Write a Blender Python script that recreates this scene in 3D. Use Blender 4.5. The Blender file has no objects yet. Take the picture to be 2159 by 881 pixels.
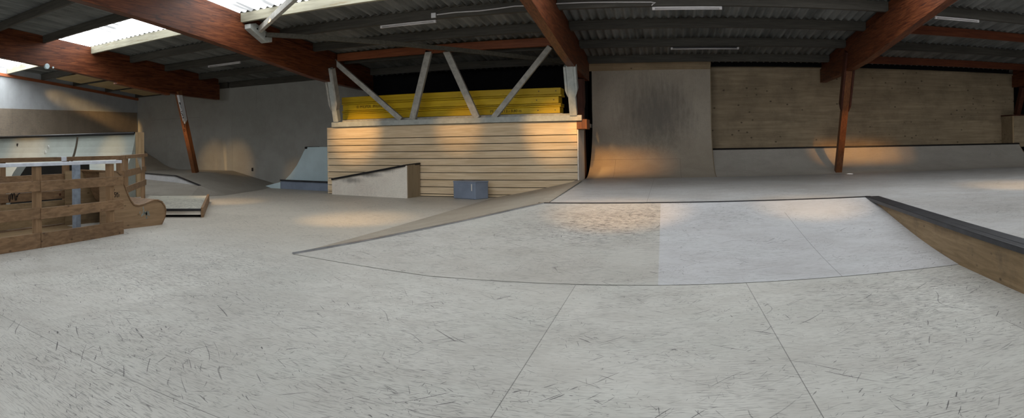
import bpy, bmesh, math, random
from mathutils import Vector, Matrix
random.seed(7)
PI = math.pi
sc = bpy.context.scene
COL = sc.collection

# ------------------------------------------------------------------ camera model (cylindrical phone panorama)
W_, H_ = 2159.0, 881.0
F_, YH_, XC_ = 1272.94, 298.08, 1403.7          # px per radian, horizon row, column facing +Y
PIT, ROL = -0.001, 0.015
EYE = Vector((0, 0, 1.305))
CR = Matrix.Rotation(PIT, 3, 'X') @ Matrix.Rotation(ROL, 3, 'Y')

def ray(x, y):
    th = (x - XC_) / F_
    return CR @ Vector((math.sin(th), math.cos(th), (YH_ - y) / F_))
def onY(x, y, Y):
    d = ray(x, y); return d * (Y / d.y) + EYE
def onX(x, y, X):
    d = ray(x, y); return d * (X / d.x) + EYE

# ------------------------------------------------------------------ node helpers
class NT:
    def __init__(s, name):
        s.m = bpy.data.materials.new(name); s.m.use_nodes = True
        s.t = s.m.node_tree; s.t.nodes.clear()
        s.out = s.n('ShaderNodeOutputMaterial')
        s.co = s.n('ShaderNodeTexCoord').outputs['Object']
    def n(s, t, **k):
        o = s.t.nodes.new(t)
        for a, b in k.items(): setattr(o, a, b)
        return o
    def l(s, a, b): s.t.links.new(a, b)
    def put(s, sock, v):
        if hasattr(v, 'is_output'): s.l(v, sock)
        else: sock.default_value = v
    def math(s, op, a, b=0.0, c=0.0, clamp=False):
        o = s.n('ShaderNodeMath', operation=op, use_clamp=clamp)
        s.put(o.inputs[0], a); s.put(o.inputs[1], b); s.put(o.inputs[2], c)
        return o.outputs[0]
    def map(s, scale=(1, 1, 1), rot=(0, 0, 0), loc=(0, 0, 0), co=None):
        o = s.n('ShaderNodeMapping'); s.l(co or s.co, o.inputs['Vector'])
        o.inputs['Scale'].default_value = scale; o.inputs['Rotation'].default_value = rot; o.inputs['Location'].default_value = loc
        return o.outputs[0]
    def noise(s, co, scale=1, detail=2, rough=.5, dist=0):
        o = s.n('ShaderNodeTexNoise'); s.l(co, o.inputs['Vector'])
        o.inputs['Scale'].default_value = scale; o.inputs['Detail'].default_value = detail
        o.inputs['Roughness'].default_value = rough; o.inputs['Distortion'].default_value = dist
        return o.outputs[0]
    def ramp(s, v, lo, hi, a=0.0, b=1.0):
        o = s.n('ShaderNodeMapRange', interpolation_type='SMOOTHSTEP'); o.clamp = True
        s.put(o.inputs['Value'], v)
        for i, x in zip(('From Min', 'From Max', 'To Min', 'To Max'), (lo, hi, a, b)): o.inputs[i].default_value = x
        return o.outputs[0]
    def mix(s, f, a, b, mode='MIX'):
        o = s.n('ShaderNodeMix', data_type='RGBA', blend_type=mode); o.clamp_factor = True
        s.put(o.inputs[0], f)
        for sock, v in ((o.inputs[6], a), (o.inputs[7], b)):
            if hasattr(v, 'is_output'): s.l(v, sock)
            else: sock.default_value = (*v, 1) if len(v) == 3 else v
        return o.outputs[2]
    def sep(s, co=None):
        o = s.n('ShaderNodeSeparateXYZ'); s.l(co or s.co, o.inputs[0]); return o.outputs
    def rnd(s): return s.n('ShaderNodeObjectInfo').outputs['Random']
    def finish(s, col, rough=.6, spec=.3, metal=0.0, bump=None, bs=.2, bd=.01):
        p = s.n('ShaderNodeBsdfPrincipled')
        s.put(p.inputs['Base Color'], col if hasattr(col, 'is_output') else (*col, 1))
        s.put(p.inputs['Roughness'], rough); p.inputs['Specular IOR Level'].default_value = spec
        p.inputs['Metallic'].default_value = metal
        if bump is not None:
            b = s.n('ShaderNodeBump'); b.inputs['Strength'].default_value = bs; b.inputs['Distance'].default_value = bd
            s.l(bump, b.inputs['Height']); s.l(b.outputs[0], p.inputs['Normal'])
        s.l(p.outputs[0], s.out.inputs[0]); return s.m

def plain(name, col, rough=.6, spec=.3, metal=0.0, var=.12, scale=6):
    t = NT(name); n = t.noise(t.co, scale, 4, .6)
    f = t.ramp(n, .3, .7)
    c = t.mix(f, tuple(x * (1 - var) for x in col), tuple(x * (1 + var) for x in col))
    return t.finish(c, rough, spec, metal)

def wood(name, c1, c2, axis=0, knots=.35, rough=.6, spec=.25, scale=1.0, dirt=0.0, vary=.18, streak=None, kn=(8.5, 4.2), cloud=0.0):
    """timber with the grain along one axis"""
    t = NT(name)
    s = [26 * scale] * 3; s[axis] = 1.6 * scale
    r = t.rnd(); off = t.n('ShaderNodeVectorMath', operation='ADD'); t.l(t.co, off.inputs[0])
    cmb = t.n('ShaderNodeCombineXYZ')
    for i in range(3): t.l(t.math('MULTIPLY', r, 13.7 + 5 * i), cmb.inputs[i])
    t.l(cmb.outputs[0], off.inputs[1]); co = off.outputs[0]
    g = t.noise(t.map(tuple(s), co=co), 1, 5, .62, .6)
    c = t.mix(t.ramp(g, .32, .68), c1, c2)
    s2 = [4.0 * scale] * 3; s2[axis] = .7 * scale
    b = t.noise(t.map(tuple(s2), co=co), 1, 3, .5)
    c = t.mix(t.ramp(b, .25, .75, .0, .35), c, tuple(x * .55 for x in c1))
    if knots:
        v = t.n('ShaderNodeTexVoronoi'); v.inputs['Scale'].default_value = 1.0
        ks = [kn[0]] * 3; ks[axis] = kn[1]
        t.l(t.map(tuple(ks), co=co), v.inputs['Vector'])
        k = t.math('MULTIPLY', t.ramp(v.outputs['Distance'], .06, .15, 1, 0), t.math('GREATER_THAN', t.sep(v.outputs['Color'])[1], .3))
        c = t.mix(t.math('MULTIPLY', k, knots), c, tuple(x * .3 for x in c1))
    if cloud: c = t.mix(t.ramp(t.noise(t.map((1, 1, 1), co=co), 1.7, 5, .68), .38, .68, 0, cloud), c, tuple(x * .35 for x in c1))
    if streak:
        s3 = [14.0] * 3; s3[axis] = 2.2
        d = t.noise(t.map(tuple(s3), co=co), 1, 4, .7)
        c = t.mix(t.ramp(d, .56, .68, 0, .75), c, streak)
    if dirt:
        d = t.noise(co, 2.2, 5, .65)
        c = t.mix(t.ramp(d, .5, .75, 0, dirt), c, (.05, .04, .035))
    hv = t.n('ShaderNodeHueSaturation'); t.l(c, hv.inputs['Color'])
    t.l(t.math('ADD', t.math('MULTIPLY', r, vary * 2), 1 - vary), hv.inputs['Value'])
    return t.finish(hv.outputs[0], rough, spec, 0, g, .25, .004)

def skate(name, c1, c2, dens=1.0, hot=(), seams=(), grain=0, rough=.5, spec=.35, speck=True, patch=None, warm=None, blotch=()):
    """painted plywood riding surface: grain dashes, curved scratches, scuffs, sheet joints.
    hot: (x, y, z, r, extra) places scuffed harder; seams: (axis, value, a0, a1) on the other axis"""
    t = NT(name); t.co = t.n('ShaderNodeNewGeometry').outputs['Position']; X, Y, Z = t.sep()[0:3]
    ax = {0: X, 1: Y, 2: Z}
    c = t.mix(t.ramp(t.noise(t.co, .55, 3, .55), .35, .65), c1, c2)
    c = t.mix(t.ramp(t.noise(t.map((2.1, 3.4, 2.1), loc=(9, 1, 4)), 1, 5, .62), .38, .66, 0, .28), c, tuple(x * y for x, y in zip(c1, (.70, .665, .64))))
    c = t.mix(t.ramp(t.noise(t.map((1.3, 1.9, 1.3), loc=(3, 7, 2)), 1, 4, .6), .45, .70, 0, .30), c, tuple(x * y for x, y in zip(c2, (.96, 1.0, .99))))
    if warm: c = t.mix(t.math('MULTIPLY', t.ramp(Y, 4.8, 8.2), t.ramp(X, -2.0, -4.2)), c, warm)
    if patch:                                                     # sheet to sheet tint
        px, py, amt = patch
        v = t.n('ShaderNodeTexWhiteNoise', noise_dimensions='2D')
        cm = t.n('ShaderNodeCombineXYZ')
        t.l(t.math('FLOOR', t.math('DIVIDE', t.math('ADD', X, .84), px)), cm.inputs[0])
        t.l(t.math('FLOOR', t.math('DIVIDE', t.math('ADD', Y, -2.15), py)), cm.inputs[1])
        t.l(cm.outputs[0], v.inputs['Vector'])
        hv = t.n('ShaderNodeHueSaturation'); t.l(c, hv.inputs['Color'])
        t.l(t.math('ADD', t.math('MULTIPLY', v.outputs['Value'], amt * 2), 1 - amt), hv.inputs['Value'])
        c = hv.outputs[0]
    heat = None
    for (hx, hy, hz, hr, he) in hot:
        vm = t.n('ShaderNodeVectorMath', operation='DISTANCE'); t.l(t.co, vm.inputs[0]); vm.inputs[1].default_value = (hx, hy, hz)
        h = t.math('MULTIPLY', t.ramp(vm.outputs['Value'], 0, hr, 1, 0), he)
        heat = h if heat is None else t.math('ADD', heat, h)
    if heat is None: heat = 0.0
    # short dashes in the surface veneer, then scratches at many angles (bent a little by a slow noise)
    nb_ = t.n('ShaderNodeTexNoise'); t.l(t.co, nb_.inputs['Vector']); nb_.inputs['Scale'].default_value = 1.1; nb_.inputs['Detail'].default_value = 1
    va = t.n('ShaderNodeVectorMath', operation='MULTIPLY_ADD'); t.l(nb_.outputs['Color'], va.inputs[0]); va.inputs[1].default_value = (.28, .28, .28); t.l(t.co, va.inputs[2])
    bent = va.outputs[0]
    def streak(sl, sw, ang, thr, st, off=0.0, fade=.05, src=None):
        sx = [sw] * 3; sx[grain] = sl
        rv = (0, 0, ang) if grain != 2 else (0, ang, 0)
        if grain == 1: rv = (0, 0, ang)
        m1 = t.map((1, 1, 1), rv, (off, off * .7, off * .3), co=src or bent)
        n_ = t.noise(t.map(tuple(sx), co=m1), 1, 1, .4)
        return t.math('MULTIPLY', t.ramp(n_, thr, thr + fade), st * dens)
    fine = t.math('ADD', streak(7, 85, 0.0, .60, .24, src=t.co), streak(14, 160, .05, .58, .26, 3.1, src=t.co))
    s0 = [40] * 3; s0[grain] = 4
    d1 = t.noise(t.map(tuple(s0), loc=(4, 2, 1)), 1, 2, .5)
    c = t.mix(t.math('MULTIPLY', t.ramp(d1, .45, .30), .22), c, tuple(min(1, x * 1.22) for x in c1))
    wear = t.math('ADD', t.ramp(t.noise(t.co, .9, 3, .6), .32, .68, .35, 1.25), heat)
    amt = t.math('MULTIPLY', fine, wear)
    clus = t.ramp(t.noise(t.co, 1.3, 3, .6), .36, .62, .35, 1.25)
    for (sl, sw, ang, thr, st) in ((4.0, 115, .38, .715, .48), (4.2, 120, -.33, .715, .48), (3.4, 105, 1.05, .73, .45), (3.6, 110, -1.15, .73, .45), (7, 140, .12, .70, .45),
                                   (1.1, 85, .62, .722, .8), (1.0, 80, -.75, .722, .8), (7, 90, 1.5, .74, .45)):
        k_ = streak(sl, sw, ang, thr, st, sl * 3 + ang * 7, .035)
        k_ = t.math('MULTIPLY', k_, clus)
        if hot: k_ = t.math('MULTIPLY', k_, t.math('ADD', 1.0, t.math('MULTIPLY', heat, .6)))
        amt = t.math('ADD', amt, k_)
    for (sc_, rz, wd, mk, th, st) in ((.5, .5, .0010, 1.5, .56, .45), (.75, -.7, .0013, 2.0, .57, .45)):
        n = t.noise(t.map((sc_, sc_ * 1.7, sc_), (0, 0, rz), (sc_ * 7, rz * 3, 0)), 1, 1, .4)
        line = t.ramp(t.math('ABSOLUTE', t.math('SUBTRACT', n, .5)), wd * .4, wd * 1.4, 1, 0)
        mask = t.ramp(t.noise(t.map((mk, mk, mk), loc=(rz * 5, sc_, 0)), 1, 2, .5), th, th + .05)
        amt = t.math('ADD', amt, t.math('MULTIPLY', t.math('MULTIPLY', line, mask), st * dens))
    if speck:
        v = t.n('ShaderNodeTexVoronoi'); v.inputs['Scale'].default_value = 1
        t.l(t.map((3.1, 6.5, 4)), v.inputs['Vector'])
        k = t.math('MULTIPLY', t.ramp(v.outputs['Distance'], .03, .05, 1, 0), t.math('GREATER_THAN', t.sep(v.outputs['Color'])[0], .6))
        amt = t.math('ADD', amt, t.math('MULTIPLY', k, .55))
    amt = t.math('MULTIPLY', amt, 1.0, clamp=True)
    c = t.mix(amt, c, (.085, .08, .08))
    for (hx, hy, hz, rx, rz_, e) in blotch:                       # dirt rubbed on by wheels
        dx = t.math('DIVIDE', t.math('SUBTRACT', X, hx), rx); dz = t.math('DIVIDE', t.math('SUBTRACT', Z, hz), rz_)
        dd = t.math('SQRT', t.math('ADD', t.math('MULTIPLY', dx, dx), t.math('MULTIPLY', dz, dz)))
        nn = t.noise(t.map((11, 11, 2.2)), 1, 5, .7)
        q = t.math('MULTIPLY', t.ramp(t.math('ADD', dd, t.math('MULTIPLY', t.math('SUBTRACT', nn, .5), 1.1)), .1, 1.25, 1, 0), e)
        c = t.mix(q, c, (.045, .043, .042))
    for (axis, val, o, a0, a1) in seams:
        A = ax[axis]; B = ax[o]
        ln = t.ramp(t.math('ABSOLUTE', t.math('SUBTRACT', A, val)), .0014, .0036, 1, 0)
        if a0 is not None:
            ln = t.math('MULTIPLY', ln, t.math('MULTIPLY', t.math('GREATER_THAN', B, a0), t.math('LESS_THAN', B, a1)))
        c = t.mix(t.math('MULTIPLY', ln, .75), c, (.05, .048, .045))
    return t.finish(c, rough, spec, 0, amt, .12, .004)

# ------------------------------------------------------------------ mesh builder
class MB:
    def __init__(s): s.v = []; s.f = []; s.smooth = False
    def add(s, vs, fs):
        o = len(s.v); s.v += [Vector(v) for v in vs]; s.f += [tuple(i + o for i in f) for f in fs]; return s
    def box(s, lo, hi):
        x0, y0, z0 = lo; x1, y1, z1 = hi
        return s.add([(x0, y0, z0), (x1, y0, z0), (x1, y1, z0), (x0, y1, z0), (x0, y0, z1), (x1, y0, z1), (x1, y1, z1), (x0, y1, z1)],
                     [(0, 3, 2, 1), (4, 5, 6, 7), (0, 1, 5, 4), (1, 2, 6, 5), (2, 3, 7, 6), (3, 0, 4, 7)])
    def beam(s, p0, p1, w, h, up=(0, 0, 1)):
        """bar of section w (sideways) x h (along up) from p0 to p1 (axis line)"""
        p0, p1 = Vector(p0), Vector(p1); d = (p1 - p0).normalized()
        sd = d.cross(Vector(up)).normalized(); u = sd.cross(d).normalized()
        vs = [p + sd * a * w / 2 + u * b * h / 2 for p in (p0, p1) for a, b in ((-1, -1), (1, -1), (1, 1), (-1, 1))]
        return s.add(vs, [(0, 1, 2, 3), (7, 6, 5, 4), (0, 4, 5, 1), (1, 5, 6, 2), (2, 6, 7, 3), (3, 7, 4, 0)])
    def prism(s, poly, off):
        """closed polygon of 3D points pushed along off"""
        n = len(poly); off = Vector(off); p = [Vector(q) for q in poly]
        return s.add(p + [q + off for q in p], [tuple(range(n))[::-1], tuple(range(n, 2 * n))] + [(i, (i + 1) % n, n + (i + 1) % n, n + i) for i in range(n)])
    def strip(s, A, B, thick=None):
        """ruled sheet between polylines A and B; thick = offset vector for a solid"""
        n = len(A); A = [Vector(a) for a in A]; B = [Vector(b) for b in B]
        if thick is None:
            return s.add(A + B, [(i, i + 1, n + i + 1, n + i) for i in range(n - 1)])
        th = Vector(thick); vs = A + B + [a + th for a in A] + [b + th for b in B]; fs = []
        for i in range(n - 1):
            fs += [(i, i + 1, n + i + 1, n + i), (2 * n + i, 3 * n + i, 3 * n + i + 1, 2 * n + i + 1),
                   (i, 2 * n + i, 2 * n + i + 1, i + 1), (n + i, n + i + 1, 3 * n + i + 1, 3 * n + i)]
        fs += [(0, n, 3 * n, 2 * n), (n - 1, 3 * n - 1, 4 * n - 1, 2 * n - 1)]
        return s.add(vs, fs)
    def tube(s, pts, r, n=8):
        pts = [Vector(p) for p in pts]; o = len(s.v); vs = []
        for i, p in enumerate(pts):
            d = (pts[min(i + 1, len(pts) - 1)] - pts[max(i - 1, 0)]).normalized()
            a = d.orthogonal().normalized() if i == 0 else (a - d * a.dot(d)).normalized()
            b = d.cross(a)
            vs += [p + (a * math.cos(2 * PI * k / n) + b * math.sin(2 * PI * k / n)) * r for k in range(n)]
        fs = [(i * n + k, i * n + (k + 1) % n, (i + 1) * n + (k + 1) % n, (i + 1) * n + k) for i in range(len(pts) - 1) for k in range(n)]
        fs += [tuple(range(n))[::-1], tuple((len(pts) - 1) * n + k for k in range(n))]
        return s.add(vs, fs)
    def build(s, name, mat, parent=None, bevel=0.0, smooth=False):
        org = Vector((0, 0, 0)); q = parent
        while q is not None: org += q.location; q = q.parent
        me = bpy.data.meshes.new(name); me.from_pydata([v - org for v in s.v], [], s.f)
        bm = bmesh.new(); bm.from_mesh(me); bmesh.ops.recalc_face_normals(bm, faces=bm.faces[:]); bm.to_mesh(me); bm.free()
        me.materials.append(mat)
        if smooth: me.polygons.foreach_set('use_smooth', [True] * len(me.polygons))
        ob = bpy.data.objects.new(name, me); COL.objects.link(ob)
        if parent: ob.parent = parent
        if bevel:
            b = ob.modifiers.new('bevel', 'BEVEL'); b.width = bevel; b.segments = 2; b.limit_method = 'ANGLE'
        return ob

def tag(o, label, cat, group=None):
    o['label'] = label; o['category'] = cat
    if group: o['group'] = group
    return o
def thing(name, label, cat, loc, group=None):
    o = bpy.data.objects.new(name, None); COL.objects.link(o); o.location = loc; o.empty_display_size = .1
    return tag(o, label, cat, group)
def struct(o): o['kind'] = 'structure'; return o

# ------------------------------------------------------------------ materials
M = {}
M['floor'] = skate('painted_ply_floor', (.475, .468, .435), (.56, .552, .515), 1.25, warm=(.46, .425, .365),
    hot=[(-4.6, 4.6, 0, 1.6, 1.0), (2.2, 4.6, 0, 1.6, 1.1), (-3.0, 3.2, 0, 1.8, .35)],
    seams=[(0, -.84, 1, -9, 5.45), (0, .71, 1, -9, 5.45), (1, 2.15, 0, -5.2, -1.9), (0, -1.93, 1, .3, 2.15), (1, 5.46, 0, -2.0, 2.9),
           (0, -5.3, 1, 3.3, 6.2), (0, 2.26, 1, -9, 3.6)], patch=(1.55, 3.3, .06))
M['bank_warm'] = skate('worn_bank_ply', (.43, .415, .38), (.49, .475, .44), 1.15, hot=[(-.95, 7.9, .25, 1.5, 2.4), (-.2, 8.3, .3, 1.1, 1.6)], rough=.5)
M['bank_cool'] = skate('bank_ply', (.475, .475, .485), (.53, .53, .54), .9, hot=[(.9, 8.2, .3, 1.0, .9)],
    seams=[(0, 1.62, 1, 5.4, 8.2)], rough=.5)
M['deck'] = skate('deck_ply', (.40, .385, .37), (.48, .475, .47), 1.0, hot=[(3.9, 6.6, .38, 1.3, 1.2), (1.5, 10, .4, 2, .6)],
    seams=[(1, 12.1, 0, -2, 14), (0, -.3, 1, 9, 15), (0, 4.2, 1, 3, 15)], rough=.45, patch=(2.5, 3.05, .06))
M['left_bank'] = skate('brown_bank_ply', (.31, .27, .215), (.36, .32, .26), .6, rough=.55, speck=False)
M['grey_bank'] = skate('grey_bank_ply', (.26, .24, .205), (.31, .285, .245), .6, rough=.55, speck=False)
M['ride'] = skate('wallride_ply', (.41, .355, .285), (.455, .40, .325), .35, grain=2, rough=.6, speck=False,
    seams=[(2, .82, 0, -2.2, .38), (0, -1.35, 2, .3, .82), (0, .38, 2, .3, .82)], blotch=[(-.25, 16.6, 2.05, 1.15, 1.05, .62)])
M['qp'] = skate('quarter_pipe_ply', (.45, .42, .375), (.51, .48, .43), .45, rough=.5, speck=False)
M['ply'] = wood('pale_plywood', (.34, .26, .165), (.46, .36, .235), 0, .9, vary=.04, scale=.6, kn=(4.6, 3.6), cloud=.35)
M['plyv'] = wood('plywood_side', (.22, .15, .08), (.325, .23, .13), 1, .7, vary=.05, scale=.8, dirt=.5)
M['pad'] = skate('scratched_pad_top', (.46, .45, .38), (.56, .55, .47), 1.9, hot=[(-8.6, 8.4, .15, 1.8, 2.6)], grain=1, rough=.45)
M['wedge'] = skate('cream_painted_ply', (.76, .70, .62), (.80, .75, .67), .5, grain=0, rough=.6, speck=False, blotch=[(-7.85, 13.5, .40, .40, .09, .6), (-7.25, 13.4, .555, .40, .08, .65), (-6.75, 13.4, .67, .35, .07, .5)])
M['wedge_end'] = wood('wedge_end_ply', (.25, .19, .12), (.33, .26, .17), 2, .2, vary=.0, scale=.7)
M['clad'] = wood('spruce_board', (.64, .48, .30), (.80, .64, .44), 0, .75, vary=.05, scale=1.0, kn=(6.5, 4.2))
M['rail'] = wood('fence_timber', (.175, .105, .056), (.29, .18, .10), 1, .7, vary=.16, dirt=.35)
M['railv'] = wood('fence_post_timber', (.24, .145, .075), (.36, .23, .13), 2, .5, vary=.12)
M['bench'] = wood('brown_bench_ply', (.24, .155, .085), (.34, .225, .13), 1, .5, vary=.02, scale=.8, dirt=.35)
M['platform_plank'] = wood('end_plank_timber', (.36, .25, .14), (.50, .36, .21), 2, .4, vary=.02)
M['glulam'] = wood('red_brown_glulam', (.066, .017, .007), (.185, .058, .022), 1, .0, rough=.48, spec=.22, vary=.02, scale=1.3, streak=(.03, .011, .008))
M['post'] = wood('red_brown_post', (.12, .042, .015), (.21, .08, .028), 2, .2, rough=.45, vary=.05)
M['postdark'] = wood('dark_red_post', (.05, .014, .008), (.09, .028, .015), 2, .1, vary=.03)
M['chord'] = wood('red_brown_chord', (.16, .045, .016), (.26, .08, .03), 0, .3, rough=.5, vary=.03)
M['purlin'] = wood('grey_purlin', (.05, .046, .038), (.082, .075, .062), 0, .15, vary=.10)
M['purlin_daylit'] = wood('daylit_purlin', (.29, .275, .205), (.40, .38, .29), 0, .2, vary=.04, streak=(.25, .20, .12))  # row beside the skylight; its daylight is put into the paler colour
M['purlin_red'] = wood('red_purlin', (.10, .027, .012), (.17, .05, .02), 0, .2, vary=.06)
M['greypaint'] = plain('grey_painted_timber', (.39, .38, .345), .55, .3, var=.18, scale=9)
M['palegrey'] = plain('pale_grey_timber', (.40, .42, .40), .55, .3, var=.12, scale=9)
M['brace'] = wood('greenish_grey_brace', (.065, .06, .047), (.105, .097, .078), 0, .2, vary=.05)
M['yellow'] = wood('yellow_formwork_board', (.72, .45, .012), (.84, .58, .022), 0, .35, vary=.22, rough=.45)
M['wall'] = skate('grey_painted_wall', (.32, .315, .29), (.355, .35, .325), .12, rough=.7, spec=.2, speck=False, grain=2,
    seams=[(0, -14.03, 2, .4, 2.05), (2, 2.42, 0, -18.2, -15.6), (0, -12.9, 2, 2.75, 3.3)])
M['wall_side'] = skate('grey_side_wall', (.36, .38, .395), (.40, .42, .435), .1, rough=.7, spec=.2, speck=False, seams=[(1, 13.2, 2, 1, 2.75)])
M['sideclad'] = skate('scuffed_wall_ply', (.19, .155, .115), (.245, .20, .15), .6, rough=.6, speck=False, grain=1, seams=[(1, 12.6, 2, 0, 2.76), (1, 10.2, 2, 0, 2.76)], hot=[(-19, 10, 2.1, 2.5, 2.0)])
M['black'] = plain('shade_black', (.008, .008, .009), .9, .1)  # near-black colour stands in for the unlit dark of recess and eaves
M['blackbox'] = plain('black_ramp_paint', (.014, .012, .010), .6, .2)
M['qpface'] = skate('cream_quarter_pipe', (.27, .295, .27), (.31, .335, .305), .15, rough=.55, speck=False)
M['bluegrey'] = plain('blue_grey_paint', (.20, .24, .315), .5, .3, var=.10, scale=3)
M['bluepanel'] = plain('pale_blue_panel', (.52, .64, .68), .55, .3, var=.06, scale=2)
M['steel'] = plain('worn_steel_edge', (.42, .43, .46), .30, .5, .85, var=.2, scale=4)
M['darksteel'] = plain('dark_steel_edge', (.035, .036, .042), .42, .5, .5, var=.3, scale=5)
M['coping'] = plain('black_coping', (.016, .015, .016), .4, .4, .3)
M['white'] = plain('white_plastic', (.62, .62, .63), .4, .4, var=.04)
M['dimwhite'] = plain('dusty_tube', (.50, .48, .48), .4, .4, var=.05)
M['railtop'] = plain('white_worn_rail_top', (.62, .66, .74), .45, .4, var=.12, scale=8)
M['bluepost'] = plain('blue_grey_post', (.26, .31, .38), .6, .3, var=.2, scale=10)
M['ink'] = plain('black_ink', (.012, .012, .014), .7, .1)
M['stain'] = plain('teal_paint', (.24, .27, .25), .7, .2, var=.3)
M['bolt'] = plain('dark_bolt', (.012, .011, .011), .5, .4)
M['glassy'] = plain('pale_fitting', (.48, .60, .64), .2, .6)
M['board'] = wood('yellowish_ceiling_board', (.46, .34, .17), (.58, .44, .24), 0, 0, vary=.05)
M['redtrim'] = wood('red_wall_trim', (.26, .075, .03), (.36, .12, .05), 1, .1, vary=.02)
M['yellowpaint'] = plain('yellow_paint', (.62, .52, .03), .6)
t = NT('corrugated_fibre_cement')
g = t.noise(t.map((3, .5, 3)), 1, 4, .6)
c = t.mix(t.ramp(g, .3, .7), (.105, .11, .105), (.215, .22, .212))
M['roof'] = t.finish(c, .75, .2)
def skylight(name, L):
    t = NT(name)
    g = t.noise(t.map((6.5, .22, 1)), 1, 3, .6); g2 = t.noise(t.map((.45, .9, 1)), 1, 3, .5)
    f = t.math('MINIMUM', 1.0, t.math('ADD', t.ramp(g, .40, .56, .13, 1.0), t.ramp(g2, .42, .60, 0, .5)))
    em = t.n('ShaderNodeEmission'); em.inputs[0].default_value = (.94, .97, .985, 1)
    t.l(t.math('MULTIPLY', f, L), em.inputs[1]); t.l(em.outputs[0], t.out.inputs[0]); return t.m
SKY = [skylight('translucent_roof_sheet', 4.2), skylight('translucent_roof_sheet', 2.8), skylight('translucent_roof_sheet', 2.4), skylight('translucent_roof_sheet', 11.0), skylight('fill_panel_glow', 4.5)]  # last one drives the added panel behind the camera

# ------------------------------------------------------------------ setting: roof geometry
def T(Y): return 5.05 - .1045 * Y                 # top of the beams = underside of the purlins
XL, XR = -19.2, 14.6
FR = [-14.03, -8.49, -2.09, 4.5, 10.95]            # beam centre lines
ROW = {'G': 6.95, 'A': 8.43, 'B': 10.03, 'C': 11.45, 'D': 12.86, 'E': 14.39, 'F': 15.94}

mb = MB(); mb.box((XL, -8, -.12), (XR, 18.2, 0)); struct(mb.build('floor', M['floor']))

def roof_rows(rows, name, mat, dz=0.0, x0=XL, x1=XR, pitch=.18, amp=.032):
    mb = MB(); n = int((x1 - x0) / pitch * 8); hx = (x1 - x0) / n
    for (ya, yb, d) in rows:
        A = []; B = []
        for i in range(n + 1):
            x = x0 + i * hx; w = amp * math.cos(2 * PI * x / pitch)
            A.append((x, ya, T(ya) + .232 + w + d + dz)); B.append((x, yb, T(yb) + .232 + w + d + dz))
        mb.strip(A, B)
    return struct(mb.build(name, mat, smooth=True))
roof_rows([(-8, -1.0, 0), (.55, 3.8, 0), (5.45, 8.50, 0), (9.98, 11.50, .014), (11.36, 14.44, .0), (14.30, 18.2, -.014)], 'ceiling', M['roof'])
roof_rows([(8.44, 10.05, .012)], 'window_1', SKY[0], 0, -14.03)
roof_rows([(8.44, 10.05, .012)], 'window_4', SKY[3], 0, XL, -14.03)
roof_rows([(3.7, 5.5, .012)], 'window_2', SKY[1], 0, -11.2)
roof_rows([(3.7, 5.5, .012)], 'ceiling.001', M['roof'], 0, XL, -11.2)
roof_rows([(-1.1, .6, .012)], 'window_3', SKY[2], 0, -11.2)
roof_rows([(-1.1, .6, .012)], 'ceiling.002', M['roof'], 0, XL, -11.2)

mb = MB(); mb.add([(XL, -8, T(-8) + .36), (XR, -8, T(-8) + .36), (XR, 18.2, T(18.2) + .36), (XL, 18.2, T(18.2) + .36)], [(0, 1, 2, 3)]); struct(mb.build('added_leak_cover', M['black']))  # unseen sheet added above the roof to block stray sky light
# walls
mb = MB(); mb.box((XL - .15, -8, 0), (XL, 18.2, 6.0)); struct(mb.build('wall_left', M['wall_side']))
mb = MB(); mb.box((XL, 16.05, 0), (-8.6, 16.2, 3.62)); struct(mb.build('wall_back', M['wall']))
mb = MB(); mb.box((-9.2, 16.9, 0), (-2.1, 17.05, 3.75)); struct(mb.build('wall_recess', M['black']))
mb = MB(); mb.box((-2.1, 17.9, 0), (XR, 18.05, 3.62)); struct(mb.build('wall_eaves', M['black']))
mb = MB(); mb.box((XR, -8, 0), (XR + .15, 18.2, 6.0)); struct(mb.build('wall_right', M['wall']))
mb = MB(); mb.box((XL, -8.15, 0), (XR, -8, 6.2)); struct(mb.build('wall_front', M['wall']))
mb = MB(); mb.box((-2.18, 16.9, 0), (-2.08, 18.05, 3.75)); struct(mb.build('wall_return', M['black']))
mb = MB(); mb.add([(-10, -7.98, 1.4), (4, -7.98, 1.4), (4, -7.98, 4.4), (-10, -7.98, 4.4)], [(0, 1, 2, 3)]); fill_panel = struct(mb.build('added_fill_panel', SKY[4]))  # glowing panel added behind the camera to brighten surfaces facing it
mb = MB()
for x in (-10, -6.5, -3, .5, 4): mb.box((x - .05, -8, 1.35), (x + .05, -7.92, 4.45))
for z in (1.4, 2.9, 4.4): mb.box((-10.05, -8, z - .05), (4.05, -7.93, z + .05))
mb.build('fill_panel_frame', M['palegrey'], fill_panel)  # bars added round the glowing panel
# wall closing the recess sides
mb = MB(); mb.box((-8.72, 14.1, 0), (-8.60, 16.05, 1.78)); struct(mb.build('wall_partition', M['wall']))
mb = MB()
mb.box((-8.6, 14.1, 1.70), (-2.05, 16.9, 1.80)); struct(mb.build('trim_shelf', M['palegrey']))
# red trim along the top of the left wall + plywood lining low on it
tr = MB(); tr.beam((XL + .05, 7.0, T(7.0) - .06), (XL + .05, 16.05, T(16.05) - .06), .06, .10); struct(tr.build('trim_left', M['redtrim']))
mb = MB(); mb.box((XL, 7.0, 0), (XL + .03, 16.0, 2.76)); struct(mb.build('trim_lining', M['sideclad']))

mb = MB(); mb.box((1.3, 16.85, 3.362), (10.8, 16.88, 3.52)); struct(mb.build('eaves_gap_shade', M['black']))  # black strip paints in the shade of the gap above the plywood wall
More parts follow.
